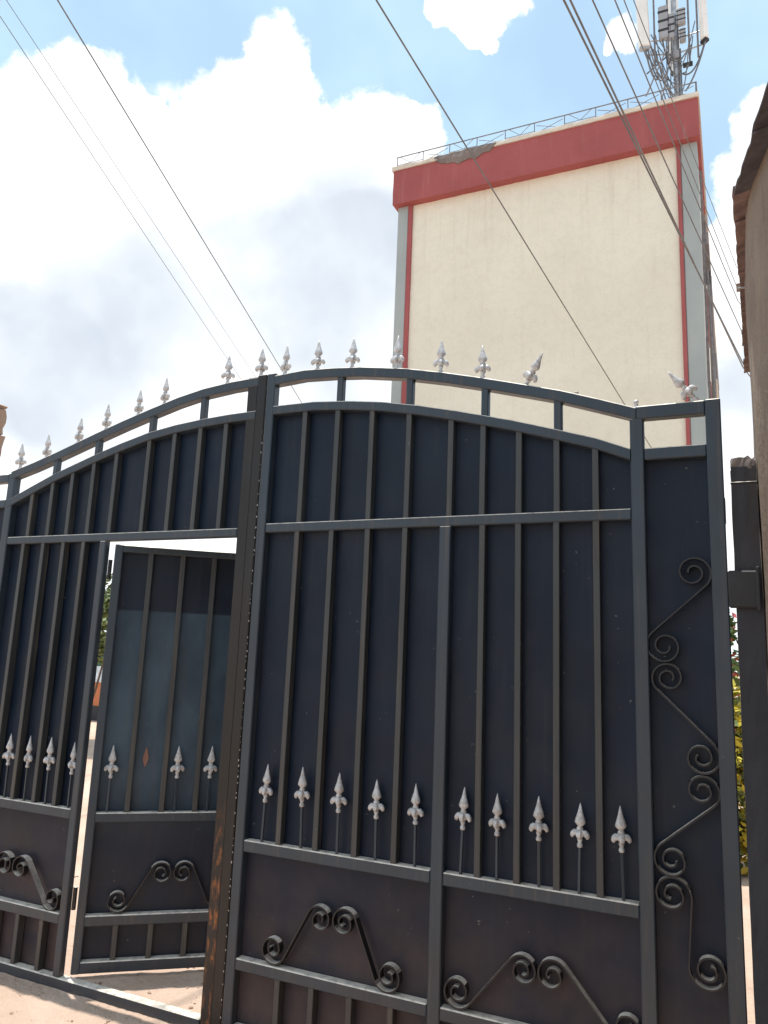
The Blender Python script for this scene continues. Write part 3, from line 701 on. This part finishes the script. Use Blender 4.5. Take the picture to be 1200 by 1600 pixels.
for z in (18.3, 18.75, 20.3): A_('cross_arm', 'galvanised', [(-1.66, 16.72, z), (-.90, 16.98, z), (-.15, 16.9, z)], .022)
for pa, pb in (((-1.62, 16.7, 18.3), (-.95, 17, 16.9)), ((-1.45, 16.7, 18.4), (-1.02, 16.6, 16.9)), ((-1.05, 16.7, 18.4), (-1.62, 16.2, 16.6)), ((-1.0, 16.9, 18.2), (-1.25, 16.3, 16.4)), ((-1.62, 16.6, 17.6), (-1.0, 16.9, 18.3)), ((-1.5, 16.5, 18.2), (-1.1, 16.4, 16.3)), ((-.9, 17, 17.9), (-.45, 16.9, 18.4))):
    A_('brace', 'rail_iron', [pa, pb], .020, 6)
def cable_path(a, b, sag, n=10):
    a, b = Vector(a), Vector(b)
    return [a.lerp(b, t/n) - Vector((0, 0, sag*4*(t/n)*(1-t/n))) for t in range(n+1)]
for a_, b_, s_g in (((-.12, 16.8, 18.3), (-.72, 16.95, 17.6), .35), ((-.10, 16.75, 18.3), (-.66, 16.9, 17.0), .18), ((-1.64, 16.6, 18.4), (-1.3, 16.4, 17.2), .35), ((-1.58, 16.6, 18.4), (-1.1, 16.4, 17.3), .55), ((-1.2, 16.8, 18.7), (-.9, 16.9, 17.6), .3), ((-.8, 16.95, 19.2), (-.80, 16.95, 15.2), 0), ((-.76, 16.95, 18.4), (-.74, 16.95, 15.2), 0)):
    A_('cable', 'cable_black', cable_path(a_, b_, s_g), .022, 6)
rnd = random.Random(8)
for q in range(12):
    a_ = (rnd.uniform(-1.62, -.35), 16.7+rnd.uniform(-.1, .1), rnd.uniform(18.3, 19.2)); b_ = (-.88+rnd.uniform(-.3, .2), 16.85, rnd.uniform(16.8, 18.1))
    A_('cable', 'cable_black', cable_path(a_, b_, rnd.uniform(.1, .45)), .015, 5)
obj('clamp', box(nb(), -1.0, -.78, 16.88, 17.12, 18.1, 18.35, .02), 'radio_grey', AM); obj('clamp', box(nb(), -.7, -.45, 16.85, 16.95, 17.75, 17.85, .01), 'dark_plastic', AM)

# ------------------------------------------------------------------ utility pole and overhead wires
UP = thing('utility_pole', (.70, 11.2, -.03), 'wooden utility pole hidden behind the brown house carrying the wire bundle', 'pole')
obj('shaft', tube(nb(), [(.72, 11.2, -.04), (.70, 11.2, 4), (.69, 11.2, 9.0)], [.13, .115, .09], 12), 'wood_pole', UP)
obj('cross_arm', box(nb(), .25, 1.1, 11.14, 11.26, 8.25, 8.37, .01), 'wood_pole', UP)
for z in (6.45, 7.0, 7.6, 7.8, 8.2): obj('insulator', tube(nb(), [(.48, 11.15, z), (.60, 11.2, z)], [.035, .025], 8), 'radio_grey', UP)
def wire(a, b, ext, sag, r, label, end=None):
    a, b = Vector(a), Vector(b); A0 = a + (a-b)*ext[0]; B0 = Vector(end) if end else b + (b-a)*ext[1]
    pts = [A0, a, b] if end else [A0, B0]
    n = 24; out = []
    segs = [A0, a, b, B0]
    for p0, p1 in zip(segs, segs[1:]):
        for t in range(8): out.append(p0.lerp(p1, t/8))
    out.append(B0); N_ = len(out)-1
    out = [q - Vector((0, 0, sag*4*(i/N_)*(1-i/N_) - sag*.8)) for i, q in enumerate(out)]
    o = obj('wire', tube(nb(), out, r*.78, 6), 'cable_black', None, None, True)
    return tag(o, label, 'wire', 'overhead wires')
wire((-6.524, 1.416, 7.756), (-9.515, 9.917, 7.321), (1.2, .9), .02, .0055, 'thin faint wire at far left, the lower of two close together')
wire((-6.421, 1.388, 7.881), (-9.318, 9.965, 7.532), (1.2, .9), .02, .0045, 'thin faint wire at far left, the upper of two close together')
wire((-5.458, 1.224, 7.374), (-8.478, 10.772, 6.957), (1.2, .8), .02, .0095, 'dark single wire crossing the big white cloud down to the gate top')
wire((-2.625, 2.136, 7.153), (-1.432, 12.4, 5.885), (1.0, .24), .02, .011, 'lone dark wire running down across the middle of the cream wall')
e = (.52, 11.15)
wire((-1.12, 2.705, 7.112), (.267, 10.16, 6.496), (1.0, 0), .01, .0125, 'thickest dark wire of the right bundle, left one of a touching pair', (*e, 6.45))
wire((-1.07, 2.716, 7.109), (.273, 10.189, 6.418), (1.0, 0), .01, .0125, 'thickest dark wire of the right bundle, right one of a touching pair', (*e, 6.38))
wire((-.946, 3.127, 7.433), (.276, 9.978, 6.953), (1.0, 0), .03, .0095, 'dark wire just right of the touching pair in the right bundle', (*e, 7.0))
wire((-.803, 3.537, 7.753), (.247, 10.235, 7.613), (1.0, 0), .04, .0085, 'second dark wire right of the touching pair in the right bundle', (*e, 7.6))
wire((-.764, 3.917, 8.086), (.245, 10.146, 7.801), (1.0, 0), .03, .0070, 'third wire right of the touching pair, beside the left antenna panel', (*e, 7.8))
wire((-.675, 3.939, 8.073), (.243, 10.165, 8.216), (1.0, 0), .03, .0060, 'thin rightmost wire of the right bundle crossing the antenna mast', (*e, 8.2))

# ------------------------------------------------------------------ yard seen through the gaps
def foliage(bm, c, r, n, size, rnd, flat=.6):
    for _ in range(n):
        while True:
            q = Vector((rnd.uniform(-1, 1), rnd.uniform(-1, 1), rnd.uniform(-1, 1)))
            if .25 < q.length < 1: break
        q = Vector((q.x*r[0], q.y*r[1], q.z*r[2])) + Vector(c)
        a = Vector((rnd.gauss(0, 1), rnd.gauss(0, 1), rnd.gauss(0, .5))).normalized(); b = a.orthogonal().normalized(); s = size*rnd.uniform(.6, 1.3)
        b = (Matrix.Rotation(rnd.uniform(0, 6.3), 3, a) @ b)
        vs_ = [bm.verts.new(v) for v in (q-a*s, q+b*s*.45, q+a*s, q-b*s*.45)]
        bm.faces.new(vs_)
def shrub(name, loc, label, cat, leafmat, blobs_, n, size, seed, group=None, stems=4, flowers=None):
    rnd = random.Random(seed); t = thing(name, loc, label, cat, group)
    bm = nb()
    for c, r in blobs_: foliage(bm, c, r, n, size, rnd)
    me_ = bm; bmesh_ = nb()
    o = obj('foliage', me_, leafmat, t)
    for k in range(stems):
        a_ = rnd.uniform(0, 6.3); c, r = blobs_[k % len(blobs_)]
        obj('stem', tube(nb(), [(loc[0]+.08*math.cos(a_), loc[1]+.08*math.sin(a_), -.05), ((loc[0]+c[0])/2, (loc[1]+c[1])/2, c[2]*.5), tuple(c)], [.025, .018, .008], 6), 'bark', t)
    if flowers:
        fm, fn, fs = flowers; bm = nb()
        for c, r in blobs_: foliage(bm, c, tuple(v*1.04 for v in r), fn, fs, rnd)
        obj('flowers', bm, fm, t)
    bmesh_.free(); return t
shrub('flowering_hedge', (-.15, 4.1, -.03), 'yellow flowering hedge bush glimpsed between right gate post and pillar', 'bush', 'leaf_olive', [((-.5, 4.1, .75), (.5, .4, .7)), ((.15, 4.2, .8), (.5, .4, .72)), ((-.15, 4.0, .7), (.5, .35, .75))], 900, .05, 1, None, 5, ('leaf_yellow', 1100, .05))
shrub('red_bush', (-.2, 6.6, -.03), 'tall bush with red blossom behind the yellow hedge at right', 'bush', 'leaf_green', [((-.25, 6.6, 1.5), (.6, .4, .6)), ((-.1, 6.7, .9), (.6, .4, .8)), ((-.30, 6.5, 2.0), (.30, .3, .35))], 500, .06, 2, None, 4, ('petal_red', 90, .06))
shrub('green_tree', (-9.2, 6.2, -.03), 'green tree glimpsed through the gap beside the open door', 'tree', 'leaf_olive', [((-9.2, 6.2, 2.0), (1.0, .9, .75)), ((-8.6, 6.0, 1.8), (.7, .7, .6)), ((-9.8, 6.4, 2.1), (.7, .7, .6))], 1400, .07, 3, None, 3)
SHD = thing('shed', (-11.5, 9.5, -.03), 'orange walled shed with green and pale boards seen through the door gap', 'shed')
B('wall', 'orange_plaster', SHD, -14, -9.2, 9.4, 11.5, -.04, 1.75, .01); B('board', 'green_board', SHD, -13.6, -9.4, 9.34, 9.395, 1.12, 1.42, .005); B('board', 'pale_board', SHD, -13.6, -9.4, 9.34, 9.395, .78, 1.11, .005)
B('roof', 'roof_iron', SHD, -14.2, -9.0, 9.2, 11.7, 1.752, 1.81, .01); B('plinth', 'dark_plastic', SHD, -14.02, -9.18, 9.38, 9.399, -.03, .3, .0)
for o in bpy.data.objects:
    if '_abs' in o.keys(): del o['_abs']
